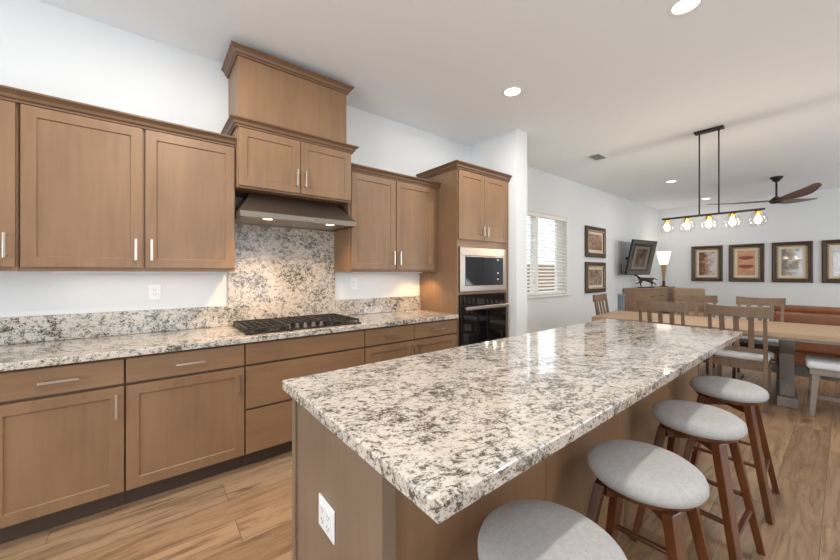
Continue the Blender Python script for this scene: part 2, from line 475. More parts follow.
tag(B(-1.5, b4, -.655, -.003, .876, .914).build('countertop', M['granite'], bevel=.004), 'long speckled granite countertop along the back wall', 'countertop')
tag(B(-1.5, .506, -.023, -.003, .915, 1.078).build('backsplash', M['granite'], bevel=.002), 'low granite backsplash strip left of the cooktop', 'backsplash')
tag(B(1.437, b4, -.023, -.003, .915, 1.078).build('backsplash', M['granite'], bevel=.002), 'low granite backsplash strip between cooktop and oven tower', 'backsplash')
tag(B(.507, 1.436, -.023, -.003, .915, 1.974).build('backsplash', M['granite'], bevel=.002), 'tall granite backsplash slab rising behind the cooktop to the hood', 'backsplash')

CP = [(0, 0), (.012, 0), (.014, .012), (.024, .018), (.030, .034), (.044, .048), (.052, .052), (.052, .062), (0, .062)]


def crown(x0, x1, yf, yb, z0, left, right, parent, sc=1.0):
    prof = [(a * sc, c_ * sc) for a, c_ in CP]; lf = 1 if left else 0; rt = 1 if right else 0; path = []
    if left: path.append(lambda o, h: (x0 - o, yb, z0 + h))
    path.append(lambda o, h: (x0 - o * lf, yf - o, z0 + h)); path.append(lambda o, h: (x1 + o * rt, yf - o, z0 + h))
    if right: path.append(lambda o, h: (x1 + o, yb, z0 + h))
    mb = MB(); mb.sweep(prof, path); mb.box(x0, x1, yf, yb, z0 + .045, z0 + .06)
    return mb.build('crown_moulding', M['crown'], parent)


def upper(x0, x1, yf, z0, z1, doors, label, lcrown, rcrown, csc=1.0, zd=None, name='wall_cabinet', drop=.022):
    r = thing(name, label, 'cabinet', (x0, 0, 0), 0, 'wall cabinets above the back counter'); w_ = x1 - x0
    mb = MB(); mb.box(0.001, w_ - .001, yf + .021, -.002, z0, z1)
    mb.build('body', M['cab'], r, bevel=.001)
    mb = MB()
    for dx in doors[1:]: mb.box(dx[0] - x0 - .006, dx[0] - x0 + .002, yf + .0195, yf + .0208, z0 + drop, z1 - .004)
    if mb.v: mb.build('face_gap', M['gap'], r)
    for a, c_, hs_ in doors:
        d = shaker(a - x0, c_ - x0, z0 + drop, z1 - .006, yf).build('door', M['cab'], r, bevel=.0015)
        hx = c_ - x0 - .032 if hs_ == 'r' else a - x0 + .032
        pull_v(hx, z0 + drop + .115, yf, d)
    crown(0, w_, yf + .012, -.002, z1 - .002, lcrown, rcrown, r, csc)
    return r


UF = -.35; UZ0, UZ1 = 1.356, 2.275
upper(-1.06, -.556, UF, UZ0, UZ1, [(-1.052, -.566, 'r')], 'wall cabinet cut off by the left edge of the view', False, False)
upper(-.555, .502, UF, UZ0, UZ1, [(-.546, -.030, 'r'), (-.016, .494, 'l')], 'double door wall cabinet left of the range hood', False, False)
upper(1.424, 2.513, UF, UZ0, UZ1, [(1.446, 1.934, 'r'), (1.944, 2.445, 'l')], 'double door wall cabinet between hood and oven tower', False, False)
HF = -.405
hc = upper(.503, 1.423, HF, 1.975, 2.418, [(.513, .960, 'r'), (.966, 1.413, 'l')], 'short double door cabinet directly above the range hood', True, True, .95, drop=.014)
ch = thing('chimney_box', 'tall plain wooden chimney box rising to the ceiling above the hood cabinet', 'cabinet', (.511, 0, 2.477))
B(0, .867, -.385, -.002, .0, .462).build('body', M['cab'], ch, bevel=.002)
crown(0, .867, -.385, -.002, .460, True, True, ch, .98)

# tall oven cabinet, with openings for the appliances
tx0, tx1 = 2.514, 3.380; tw = tx1 - tx0
tc = thing('oven_tower_cabinet', 'tall wooden oven tower cabinet at the end of the counter', 'cabinet', (tx0, 0, 0))
mb = MB(); mb.box(.001, .02, -.61, -.002, .1, 2.44); mb.box(tw - .02, tw - .001, -.61, -.002, .1, 2.44); mb.box(.02, tw - .02, -.02, -.002, .1, 2.44)
for a, c_ in ((.1, .36), (1.118, 1.142), (1.625, 1.66), (2.40, 2.44)): mb.box(.02, tw - .02, -.61, -.02, a, c_)
mb.box(.001, .024, -.629, -.61, .1, 2.44); mb.box(tw - .066, tw - .001, -.629, -.61, .1, 2.44); mb.box(.024, tw - .066, -.629, -.61, 1.624, 1.70); mb.box(.024, tw - .066, -.629, -.61, 1.115, 1.145); mb.box(.024, tw - .066, -.629, -.61, 2.42, 2.44)
mb.build('body', M['cab'], tc, bevel=.001)
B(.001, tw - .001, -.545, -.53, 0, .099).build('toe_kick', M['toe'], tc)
B(.02, tw - .02, -.03, -.021, 1.66, 2.4).build('back_panel', M['gap'], tc)
for a, c_, hs_ in ((.012, tw / 2 - .025, 'r'), (tw / 2 - .021, tw - .055, 'l')):
    d = shaker(a, c_, 1.70, 2.425, -.649).build('door', M['cab'], tc, bevel=.0015)
    pull_v(c_ - .032 if hs_ == 'r' else a + .032, 1.80, -.649, d, .11)
o = B(.014, tw - .055, -.649, -.630, .118, .37).build('drawer', M['cabx'], tc, bevel=.002); pull_h(.4, .26, -.649, o)
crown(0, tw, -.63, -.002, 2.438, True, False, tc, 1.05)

# microwave
mw = thing('microwave', 'built in stainless steel framed microwave above the wall oven', 'microwave', (tx0 + .026, -.632, 1.148))
mb = MB(); mb.box(0, .77, -.02, 0, 0, .06); mb.box(0, .77, -.02, 0, .385, .472); mb.box(0, .075, -.02, 0, .06, .385); mb.box(.71, .77, -.02, 0, .06, .385)
mb.build('trim_frame', M['steel'], mw, bevel=.002)
B(.03, .74, 0.003, .42, .02, .45).build('body', M['steeldk'], mw)
B(.0765, .52, -.022, -.003, .062, .383).build('door', M['glassblk'], mw, bevel=.002)
B(.523, .7085, -.021, -.003, .062, .383).build('control_panel', M['glassblk'], mw, bevel=.002)
for zz in (.34, .19, .12): B(.60, .625, -.0222, -.0212, zz, zz + .012).build('button', M['white'], mw)
B(.077, .705, -.024, -.022, .372, .380).build('door_trim', M['steel'], mw)
# oven
ov = thing('wall_oven', 'black glass wall oven with stainless bar handle under the microwave', 'oven', (tx0 + .026, -.632, .37))
B(.01, .755, .003, .55, .0, .74).build('body', M['black'], ov)
B(0, .765, -.022, 0, .632, .742).build('control_panel', M['glassblk'], ov, bevel=.002)
B(0, .765, -.03, 0, .01, .626).build('door', M['glassblk'], ov, bevel=.003)
mb = MB(); mb.box(.03, .745, -.085, -.062, .585, .622)
for xx in (.05, .705): mb.box(xx, xx + .02, -.062, -.031, .592, .616)
mb.build('handle', M['steel'], ov, bevel=.006)

# range hood
rh = thing('range_hood', 'sloped dark stainless steel range hood over the cooktop', 'range hood', (.506, -.028, 1.748))
W_ = .912
mb = MB()
v_ = [(0, -.462, .044), (W_, -.462, .044), (W_, -.005, .044), (0, -.005, .044), (.11, -.25, .222), (W_ - .10, -.25, .222), (W_ - .10, -.005, .222), (.11, -.005, .222)]
mb.add(v_, [(0, 3, 2, 1), (4, 5, 6, 7), (0, 1, 5, 4), (1, 2, 6, 5), (2, 3, 7, 6), (3, 0, 4, 7)])
mb.build('canopy', M['steeldk'], rh, bevel=.003)
mb = MB(); mb.box(0, W_, -.466, -.455, 0, .0435); mb.box(0, .012, -.455, -.005, 0, .0435); mb.box(W_ - .012, W_, -.455, -.005, 0, .0435); mb.box(.012, W_ - .012, -.015, -.005, 0, .0435)
mb.build('lip', M['steeldk'], rh, bevel=.002)
for k in range(3):
    a = .02 + k * .292; B(a, a + .286, -.445, -.03, .010, .022).build('filter', M['filter'], rh, bevel=.002)
for xx in (.2, .70):
    MB().lathe([(.001, 0), (.032, 0), (.034, .004), (.001, .004)], xx, -.40, .004, 20).build('lamp_lens', M['hoodled'], rh)
for k in range(5): MB().tube([(W_ * .5 + k * .022 - .02, -.466, .022), (W_ * .5 + k * .022 - .02, -.470, .022)], .006, 10).build('button', M['steel'], rh)
for xx in (.2, .70):
    l = bpy.data.lights.new('hood_light', 'SPOT'); l.energy = 60 if xx < .5 else 22; l.color = (1, .62, .28); l.spot_size = 2.3; l.spot_blend = .8; l.shadow_soft_size = .03
    o = bpy.data.objects.new('hood_light', l); C.objects.link(o); o.parent = rh; o.location = (xx, -.40, -.004)

# cooktop
ck = thing('gas_cooktop', 'black gas cooktop with cast iron grates and steel knobs on the granite counter', 'cooktop', (.520, -.585, .9145))
CW, CD = .900, .53
B(0, CW, 0, CD, 0, .012).build('base_plate', M['black'], ck, bevel=.004)
for bx_, by_, r_ in ((.14, .13, .04), (.14, .38, .034), (.44, .30, .055), (.74, .13, .034), (.74, .38, .04)):
    mb = MB(); mb.lathe([(r_ * .3, .012), (r_, .012), (r_, .02), (r_ * .75, .022), (r_ * .75, .03), (.001, .031)], bx_, by_, 0, 24); mb.build('burner', M['iron'], ck)
for k in range(3):
    a = .014 + k * .293; c_ = a + .286; mb = MB(); f0 = .02 if k != 1 else .13
    for u in (a, c_ - .012): mb.box(u, u + .012, f0, CD - .015, .028, .042)
    for q in (f0, CD - .027): mb.box(a, c_, q, q + .012, .028, .042)
    for q in ([.13, .26, .385] if k != 1 else [.22, .30, .40]): mb.box(a, c_, q - .005, q + .005, .030, .042)
    for u in (.17, .33, .5, .67, .83): mb.box(a + .286 * u - .005, a + .279 * u + .005, f0, CD - .02, .030, .042)
    for u in (a, c_ - .012):
        for q in (f0, CD - .027): mb.box(u, u + .012, q, q + .012, .012, .028)
    mb.build('grate', M['iron'], ck, bevel=.0015)
for k in range(5):
    mb = MB(); mb.lathe([(.001, .012), (.020, .012), (.020, .018), (.015, .020), (.014, .040), (.001, .041)], .31 + k * .065, .065, 0, 20)
    mb.build('knob', M['steeldk'], ck)


# outlets
def outlet(loc, rz, label, w_=.072, h_=.116, n=1):
    r = thing('wall_outlet', label, 'outlet', loc, rz)
    B(-w_ / 2, w_ / 2, -.006, -.0005, -h_ / 2, h_ / 2).build('cover_plate', M['plastic'], r, bevel=.002)
    for k in range(n):
        cx = (k - (n - 1) / 2) * .046
        o = B(cx - .017, cx + .017, -.0085, -.006, -.034, .034).build('receptacle', M['plastic'], r, bevel=.001)
        mb = MB()
        for s_ in (-.016, .018):
            mb.box(cx - .008, cx - .006, -.0092, -.0086, s_ - .005, s_ + .005); mb.box(cx + .006, cx + .008, -.0092, -.0086, s_ - .004, s_ + .004); mb.box(cx - .002, cx + .002, -.0092, -.0086, s_ - .012, s_ - .008)
        mb.build('slots', M['slot'], o)


outlet((.036, 0, 1.206), 0, 'small white wall outlet above the left backsplash strip')
outlet((1.65, 0, 1.235), 0, 'small white wall outlet above the backsplash right of the cooktop')
# under cabinet light bars
for a, c_, e, lab in ((-.45, .40, 2.6, 'slim light bar under the left wall cabinets'), (1.55, 2.4, 2.6, 'slim light bar under the right wall cabinets')):
    r = thing('light_bar', lab, 'light', ((a + c_) / 2, -.16, UZ0))
    B(-(c_ - a) / 2, (c_ - a) / 2, -.014, .014, -.012, -.001).build('housing', M['white'], r)
    ll = area('bar_light', (0, 0, -.014), (0, 0, -1), c_ - a, .02, e * .45, (1, .90, .78)); ll.parent = r

pk = thing('puck_light', 'small warm lamp under the wall cabinet beside the oven tower', 'light', (2.36, -.20, UZ0))
MB().lathe([(.001, -.012), (.03, -.012), (.032, -.001), (.001, -.001)], n=20).build('housing', M['white'], pk)
l = bpy.data.lights.new('puck_lamp', 'SPOT'); l.energy = 14; l.color = (1, .60, .24); l.spot_size = 2.4; l.spot_blend = .5; l.shadow_soft_size = .02
o = bpy.data.objects.new('puck_lamp', l); C.objects.link(o); o.parent = pk; o.location = (0, 0, -.016)

# ------------------------------------------------------------------ island
IX0, IX1, IY0, IY1 = .420, 3.395, -2.688, -1.744
tag(B(IX0, IX1, IY0, IY1, .876, .914).build('island_countertop', M['granite2'], bevel=.004), 'large speckled granite slab on top of the kitchen island', 'countertop')
il = thing('kitchen_island', 'wooden kitchen island base tinted taupe for cool daylight, below the large granite slab', 'island', (0, 0, 0))
bx0, bx1, by0, by1 = .452, 3.36, -2.45, -1.80
mb = MB(); mb.box(bx0 + .02, bx1 - .02, by0 + .02, by1 - .02, .0, .875); mb.build('body', M['isl'], il)
B(bx0, bx0 + .0195, by0, by1, 0, .875).build('end_panel', M['isl'], il, bevel=.001)
B(bx1 - .0195, bx1, by0, by1, 0, .875).build('end_panel', M['isl'], il, bevel=.001)
mb = MB(); n_ = 4
for k in range(n_):
    a = bx0 + .0205 + k * (bx1 - bx0 - .041) / n_; mb.box(a, a + (bx1 - bx0 - .041) / n_ - .002, by0 + .006, by0 + .0195, 0, .875)
mb.build('back_panel', M['cab'], il, bevel=.001)  # untinted cabinet brown, so this shaded side looks browner than the ends
mb = MB(); mb.box(bx0 - .012, bx0, by0 - .004, by0 + .055, 0, .875); mb.box(bx0 - .012, bx0 + .03, by0 - .012, by0 - .0, 0, .875); mb.build('corner_trim', M['isl'], il, bevel=.002)
mb = MB(); mb.box(bx0 - .010, bx0, by1 - .03, by1 + .004, 0, .875); mb.build('corner_trim', M['isl'], il, bevel=.002)
nx = 5
for k in range(nx):
    a = bx0 + .022 + k * (bx1 - bx0 - .044) / nx; c_ = a + (bx1 - bx0 - .044) / nx - .006
    dd = MB(); s_ = shaker(-c_, -a, .118, .86, -by1 + 0.0); dd = MB().add([(-x, -y, z) for x, y, z in s_.v], s_.f)
    # doors on the working side face the back counter
    o = dd.build('door', M['isl'], il, bevel=.0015)
MB().box(bx0 + .030, bx0 + .036, by0 - .002, by0 + .006, 0, .874).build('panel_groove', M['gap'], il)
outlet((bx0 - .0, -2.115, .555), -PI / 2, 'white double outlet plate on the end panel of the island', .120, .102, 2)


# ------------------------------------------------------------------ bar stools
def make_stool(label):
    r = thing('bar_stool', label, 'stool', (0, 0, 0), 0, 'bar stools along the island')
    R_ = .183; zt = .648; prof = [(.001, .598), (R_ * .86, .598), (R_ * .955, .605), (R_, .619), (R_ * 1.0, .632), (R_ * .965, .648), (R_ * .88, .660), (R_ * .6, .669), (R_ * .3, .6715), (.001, .672)]
    MB().lathe(prof, n=56).build('seat', M['seat'], r, smooth=True)
    MB().lathe([(.001, .581), (.155, .581), (.155, .5975), (.001, .5975)], n=40).build('seat_base', M['stoolwood'], r)
    top, bot = .106, .200
    for sx in (-1, 1):
        for sy in (-1, 1):
            mb = MB(); mb.bar((sx * top, sy * top, .5805), (sx * bot, sy * bot, 0.004), .068, .034, .044, .028, side=(1, -.15 * sx * sy, 0))
            mb.build('leg', M['stoolwood'], r, bevel=.003)
    mb = MB()
    mb.bar((-.10, -.10, .557), (.10, .10, .557), .04, .044, side=(1, -1, 0)); mb.bar((-.10, .10, .557), (.10, -.10, .557), .04, .044, side=(1, 1, 0))
    mb.build('cross_frame', M['stoolwood'], r, bevel=.002)

    def at(z): t_ = (.5805 - z) / .5805; return top + (bot - top) * t_
    for zz, pr in ((.205, (((-1, -1), (1, -1)), ((-1, 1), (1, 1)))), (.265, (((-1, -1), (-1, 1)), ((1, -1), (1, 1))))):
        for p, q in pr:
            k = at(zz); MB().bar((p[0] * k, p[1] * k, zz), (q[0] * k, q[1] * k, zz), .016, .022, side=(0, 0, 1)).build('stretcher', M['stoolwood'], r, bevel=.003)
    return r


SL = ['nearest bar stool, its round grey seat cut off by the bottom edge', 'second nearest round grey bar stool, under the middle of the island overhang',
      'third round grey bar stool from the front, between two other stools', 'farthest bar stool, next to the dining chair at the island corner']
SP = [(.800, -2.690), (1.410, -2.700), (2.110, -2.700), (2.805, -2.700)]
st0 = make_stool(SL[0]); st0.location = (*SP[0], 0)
for k in (1, 2, 3): dup(st0, SL[k], (*SP[k], 0), (0, .05, -.03, .04)[k])

# ------------------------------------------------------------------ dining set  (table turned slightly)
TR = -math.radians(-5.5)
tb = thing('dining_table', 'long oak dining table with grey pedestal base behind the island', 'table', (5.37, -2.76, 0), TR)
# local: length on y, width on x
TL, TW = 1.80, .535
mb = MB(); npl = 5
for k in range(npl):
    a = -TW + k * 2 * TW / npl; mb.box(a, a + 2 * TW / npl - .001, -TL + .14, TL - .14, .715, .76)
for s_ in (-1, 1): mb.box(-TW, TW, s_ * TL, s_ * (TL - .139), .715, .76)
mb.build('tabletop', M['tabletop'], tb, bevel=.003)
mb = MB(); mb.box(-TW + .004, TW - .004, -TL + .004, TL - .004, .69, .7145); mb.build('apron', M['tablebase'], tb, bevel=.002)
for yy in (-1.52, 0, 1.25):
    mb = MB(); mb.prism([(-.30, .10), (.30, .10), (.17, .25), (.15, .5), (.30, .62), (.30, .689), (-.30, .689), (-.30, .62), (-.15, .5), (-.17, .25)], yy - .055, yy + .055, 'y')
    mb.build('pedestal', M['tablebase'], tb, bevel=.006)
    mb = MB(); mb.box(-.38, .38, yy - .075, yy + .075, 0, .099); mb.build('foot', M['tablebase'], tb, bevel=.008)
for q in (-1, 1): B(-.03, .03, q * .056, 1.194 if q > 0 else -1.464, .26, .36).build('stretcher', M['tablebase'], tb, bevel=.004)


def make_chair(label):
    """faces +x, origin on the floor under the seat middle; back at -x"""
    r = thing('dining_chair', label, 'chair', (0, 0, 0), 0, 'dining chairs around the table')
    cw = .215
    mb = MB(); mb.box(-.20, .21, -cw, cw, .448, .475); mb.build('seat_cushion_base', M['chairwood'], r, bevel=.004)
    mb = MB(); mb.box(-.185, .225, -cw - .005, cw + .005, .4755, .525); mb.build('cushion', M['cushion'], r, bevel=.02, seg=4, smooth=True)
    mb = MB()
    for s_ in (-1, 1): mb.box(-.18, .18, s_ * (cw - .028), s_ * (cw - .008), .385, .4475)
    mb.box(.165, .185, -cw + .03, cw - .03, .385, .4475); mb.box(-.20, -.18, -cw + .03, cw - .03, .385, .4475); mb.build('seat_rail', M['chairwood'], r, bevel=.002)
    for s_ in (-1, 1):
        MB().bar((.185, s_ * (cw - .02), .4475), (.195, s_ * (cw - .02), 0), .04, .04, .03, .03, side=(1, 0, 0)).build('leg', M['chairwood'], r, bevel=.003)
        mb = MB(); mb.bar((-.215, s_ * (cw - .012), .47), (-.235, s_ * (cw - .012), 0), .045, .032, .032, .03, side=(1, 0, 0))
        mb.bar((-.215, s_ * (cw - .012), .468), (-.285, s_ * (cw - .012), .955), .042, .030, .028, .028, side=(1, 0, 0)); mb.build('leg', M['chairwood'], r, bevel=.003)
    def bow(z, dz, th, ex=0):
        mb = MB(); n = 10; vs = []; fs = []
        for i in range(n + 1):
            u = -1 + 2 * i / n; y = u * (cw + .018 + ex); c_ = -.02 * (1 - u * u)
            lift = .010 * (u * u)
            xb = -.215 - (z - .468) * .1437
            for a, zz in ((-th / 2, z - dz / 2), (th / 2, z - dz / 2), (th / 2 - .004, z + dz / 2 + lift), (-th / 2 - .004, z + dz / 2 + lift)): vs.append((xb + c_ + a - .005, y, zz))
        for i in range(n):
            for k in range(4): fs.append((i * 4 + k, i * 4 + (k + 1) % 4, i * 4 + 4 + (k + 1) % 4, i * 4 + 4 + k))
        fs.append((0, 1, 2, 3)); fs.append((n * 4 + 3, n * 4 + 2, n * 4 + 1, n * 4)); return mb.add(vs, fs)
    bow(.965, .10, .030).build('top_rail', M['chairwood'], r, bevel=.003)
    mb = MB(); mb.bar((-.236, -cw + .02, .585), (-.236, cw - .02, .585), .022, .045, side=(1, 0, 0)); mb.build('lower_rail', M['chairwood'], r, bevel=.002)
    for k in (-1, 0, 1):
        MB().bar((-.240, k * .105, .60), (-.298, k * .108, .925), .018, .042, side=(1, 0, 0)).build('back_slat', M['chairwood'], r, bevel=.002)
    MB().bar((-.225, -cw + .03, .23), (-.225, cw - .03, .23), .02, .03).build('stretcher', M['chairwood'], r, bevel=.002)
    MB().bar((-.21, 0, .23), (.18, 0, .23), .02, .025, side=(0, 1, 0)).build('stretcher', M['chairwood'], r, bevel=.002)
    return r


CL = ['wooden slat back dining chair at the corner of the island, nearest and fully seen', 'wooden dining chair with its back to the island, half hidden by the granite slab',
      'dining chair across the table, in front of the leather sofa', 'dining chair across the table, in front of the tan armchair', 'dining chair at the far left head of the table, below two stacked pictures']
cx_ = 4.85
ch0 = make_chair(CL[0]); ch0.location = (cx_, -2.47, 0); ch0.rotation_euler = (0, 0, .03)
dup(ch0, CL[1], (cx_ - .015, -1.835, 0), .03)
dup(ch0, CL[2], (6.03, -2.46, 0), PI + .03)
dup(ch0, CL[3], (6.03, -1.80, 0), PI + .05)
dup(ch0, CL[4], (5.38, -1.12, 0), -PI / 2 + .05)

bn = thing('dining_bench', 'grey cushioned dining bench at the right edge, near side of the table', 'bench', (5.10, -3.52, 0), TR - .02)
mb = MB(); mb.box(-.19, .19, -.61, .61, .445, .515); mb.build('cushion', M['cushion'], bn, bevel=.025, seg=4, smooth=True)
mb = MB(); mb.box(-.18, .18, -.59, .59, .39, .4445); mb.build('frame', M['tablebase'], bn, bevel=.003)
for sx in (-1, 1):
    for sy in (-1, 1):
        MB().bar((sx * .15, sy * .55, .3895), (sx * .165, sy * .575, 0), .05, .045, .035, .035, side=(0, 1, 0)).build('leg', M['tablebase'], bn, bevel=.003)
MB().bar((0, -.555, .15), (0, .555, .15), .03, .04).build('stretcher', M['tablebase'], bn, bevel=.002)
for sy in (-1, 1): MB().bar((-.145, sy * .567, .15), (.145, sy * .567, .15), .03, .04, side=(0, 1, 0)).build('stretcher', M['tablebase'], bn, bevel=.002)

# leather sofa, its back to the table
sf = thing('leather_sofa', 'red brown leather sofa behind the dining table at the right edge', 'sofa', (7.35, -3.50, 0))
B(-.40, .42, -.98, .98, .08, .30).build('base', M['leather'], sf, bevel=.02, seg=3)
B(-.45, -.22, -.98, .98, .28, .81).build('backrest', M['leather'], sf, bevel=.03, seg=3)
MB().tube([(-.36, -.98, .84), (-.36, .98, .84)], .060, 16).build('back_roll', M['leather'], sf, smooth=True)
for s_ in (-1, 1):
    B(-.40, .43, s_ * .78, s_ * .99, .26, .62).build('armrest', M['leather'], sf, bevel=.05, seg=4)
    B(-.20, .44, .01 * s_, s_ * .77, .30, .46).build('seat_cushion', M['leather'], sf, bevel=.04, seg=3)
    for sx in (-.35, .36): B(sx - .03, sx + .03, s_ * .9 - .03, s_ * .9 + .03, 0, .079).build('foot', M['toe'], sf)

# sideboard with things on it
sb = thing('sideboard', 'tall wooden sideboard with drawers below the television', 'sideboard', (8.38, -.02, 0))
B(.015, 2.0, -.435, -.001, .06, .965).build('body', M['sideboard'], sb, bevel=.003)
B(0, 2.02, -.455, 0, .966, 1.0).build('top', M['sideboard'], sb, bevel=.004)
for k, (a, c_) in enumerate(((.04, .68), (.70, 1.32), (1.34, 1.98))):
    for j, (z0, z1) in enumerate(((.72, .94), (.47, .70), (.10, .45))):
        o = B(a, c_, -.452, -.436, z0, z1).build('drawer', M['sideboard'], sb, bevel=.003)
        MB().bar(((a + c_) / 2 - .10, -.475, (z0 + z1) / 2), ((a + c_) / 2 + .10, -.475, (z0 + z1) / 2), .012, .014, side=(0, 1, 0)).box((a + c_) / 2 - .095, (a + c_) / 2 - .083, -.475, -.4515, (z0 + z1) / 2 - .005, (z0 + z1) / 2 + .005).box((a + c_) / 2 + .083, (a + c_) / 2 + .095, -.475, -.4515, (z0 + z1) / 2 - .005, (z0 + z1) / 2 + .005).build('handle', M['bronze'], o)
for a in (.05, 1.93):
    for q in (-.40, -.05): B(a - .03, a + .03, q - .025, q + .025, 0, .0595).build('foot', M['sideboard'], sb)

bb = thing('shadow_strip', 'upright blue grey strip standing in for shadow left of the sideboard', 'shadow', (8.17, -.075, 0))
MB().prism([(-.035, 0), (.035, 0), (.04, .85), (-.04, .85)], -.05, .05, 'y').build('body', M['bluegrey'], bb, bevel=.01)  # slim box coloured as the bluish shadow beside the sideboard
B(-.05, .05, -.06, .06, .851, .88).build('strip_cap', M['greypanel'], bb, bevel=.008)

lp = thing('table_lamp', 'lit lamp with white flared shade and tapered wooden column on the sideboard', 'lamp', (10.13, -.30, 1.0005))
MB().lathe([(.001, 0), (.085, 0), (.085, .015), (.03, .03), (.001, .03)]).build('base', M['metaldk'], lp)
MB().lathe([(.001, .031), (.032, .031), (.030, .15), (.001, .15)]).build('stem', M['metaldk'], lp)
MB().lathe([(.001, .151), (.026, .151), (.040, .33), (.066, .56), (.001, .56)]).build('column', M['lampwood'], lp, smooth=False)
MB().lathe([(.085, .562), (.10, .62), (.155, .885), (.150, .885), (.095, .62), (.08, .562)], cap=False).build('lamp_shade', M['shade'], lp, smooth=True)
pl = bpy.data.lights.new('lamp_light', 'POINT'); pl.energy = 7; pl.color = (1, .85, .66); pl.shadow_soft_size = .06
o = bpy.data.objects.new('lamp_light', pl); C.objects.link(o); o.parent = lp; o.location = (0, 0, .80)

# horse sculpture (skin modifier on a skeleton)
P_S = 1.25
hr = thing('horse_sculpture', 'dark bronze galloping horse sculpture on the sideboard under the television', 'sculpture', (9.04, -.25, 1.0005), math.radians(-52))
B(-.15, .17, -.05, .05, 0, .022).build('base', M['bronze'], hr, bevel=.004)
P = [(.00, 0, .155, .034), (-.09, 0, .16, .036), (-.13, 0, .175, .026), (-.17, 0, .215, .018), (-.205, 0, .235, .016), (-.25, 0, .215, .010),
     (.09, 0, .155, .036), (.13, 0, .16, .026), (.19, 0, .17, .010), (.25, .0, .14, .007),
     (-.10, .03, .11, .015), (-.15, .03, .075, .010), (-.19, .03, .08, .007), (-.10, -.03, .11, .015), (-.12, -.03, .06, .010), (-.09, -.03, .022, .008),
     (.11, .03, .11, .017), (.15, .03, .07, .010), (.14, .03, .022, .008), (.11, -.03, .11, .017), (.17, -.03, .085, .010), (.21, -.03, .05, .008)]
E = [(0, 1), (1, 2), (2, 3), (3, 4), (4, 5), (0, 6), (6, 7), (7, 8), (8, 9), (1, 10), (10, 11), (11, 12), (1, 13), (13, 14), (14, 15), (6, 16), (16, 17), (17, 18), (6, 19), (19, 20), (20, 21)]
me = bpy.data.meshes.new('body'); me.from_pydata([(p[0], p[1], .022 + (p[2] - .014) * P_S) for p in P], E, []); me.materials.append(M['bronze'])
ho = bpy.data.objects.new('body', me); C.objects.link(ho); ho.parent = hr
ho.modifiers.new('skin', 'SKIN'); sv = me.skin_vertices[0].data
for i, p in enumerate(P): sv[i].radius = (p[3] * 1.55, p[3] * 1.2)
sv[0].use_root = True
md = ho.modifiers.new('sub', 'SUBSURF'); md.levels = 1; md.render_levels = 2

# armchair
ac = thing('armchair', 'tan upholstered armchair with tufted back by the far wall', 'armchair', (9.52, -1.0, 0), math.radians(200))
B(-.34, .32, -.33, .33, .16, .36).build('base', M['tan'], ac, bevel=.02, seg=3)
B(-.20, .33, -.25, .25, .36, .48).build('seat_cushion', M['tan'], ac, bevel=.04, seg=3)
mb = MB(); mb.add([(-.42, -.28, .14), (-.24, -.28, .14), (-.24, .28, .14), (-.42, .28, .14), (-.50, -.30, .99), (-.38, -.30, .99), (-.38, .30, .99), (-.50, .30, .99)],
                  [(0, 3, 2, 1), (4, 5, 6, 7), (0, 1, 5, 4), (1, 2, 6, 5), (2, 3, 7, 6), (3, 0, 4, 7)])
bk = mb.build('backrest', M['tan'], ac, bevel=.04, seg=3)
mb = MB()
for k in range(8): mb.lathe([(.001, -.008), (.011, -.004), (.011, .004), (.001, .008)], -.372, -.245 + k * .07, .88, 10)
for k in range(6): mb.lathe([(.001, -.008), (.011, -.004), (.011, .004), (.001, .008)], -.35, -.20 + k * .08, .72, 10)
mb.build('tufting_button', M['toe'], bk)
for s_ in (-1, 1):
    B(-.30, .30, s_ * .26, s_ * .37, .34, .62).build('armrest', M['tan'], ac, bevel=.04, seg=3)
    for sx in (-.30, .27): MB().bar((sx, s_ * .28, .16), (sx * 1.08, s_ * .30, 0), .05, .05, .03, .03).build('leg', M['toe'], ac)

# television on a swivel arm
tv = thing('television', 'tilted flat television on a wall arm above the sideboard', 'television', (8.38, -.40, 1.675), math.radians(-9))
tm = Matrix.Rotation(math.radians(12), 4, 'X')


def tilt(mb): mb.v = [tuple(tm @ Vector(v)) for v in mb.v]; return mb


tilt(B(-.47, .47, -.0, .045, -.38, .38)).build('housing', M['black'], tv, bevel=.005)
scn = tilt(B(-.458, .458, -.004, -.0005, -.366, .366)).build('screen', mat('tv_screen', (.10, .095, .085), .12), tv)
tilt(B(-.42, .30, -.006, -.0045, -.30, .30)).build('painted_reflection', mat('reflection_frame', (.045, .035, .028), .15), scn)  # these layers paint a reflected framed picture onto the screen
tilt(B(-.36, .22, -.0075, -.0065, -.25, .24)).build('painted_reflection', mat('reflection_mat', (.20, .165, .135), .15), scn)
sm = mat('reflection_art', (.07, .045, .03), .15); N, L, b = nt(sm); v = coords(N, L); g = noise(N, L, v, 9, 4); L.new(ramp(N, L, g, [(.35, (.035, .022, .016)), (.65, (.15, .10, .07))]), b.inputs['Base Color'])
tilt(B(-.27, .13, -.009, -.008, -.20, .19)).build('painted_reflection', sm, scn)
mb = MB(); mb.bar((0, .05, 0), (.05, .37, 0), .06, .04, side=(0, 0, 1)); mb.build('wall_arm', M['black'], tv)
pn = tag(B(8.17, 8.95, -.022, -.001, 1.30, 2.06).build('mounting_panel', M['greypanel'], bevel=.004), 'flat grey rectangular panel on the wall behind the television', 'panel')
tag(MB().tube([(8.27, -.030, 1.55), (8.21, -.045, 1.48), (8.22, -.045, 1.38), (8.30, -.030, 1.33), (8.42, -.03, 1.32)], .008, 8).build('power_cable', M['black'], smooth=True), 'thin black looped cable hanging behind the television', 'cable')


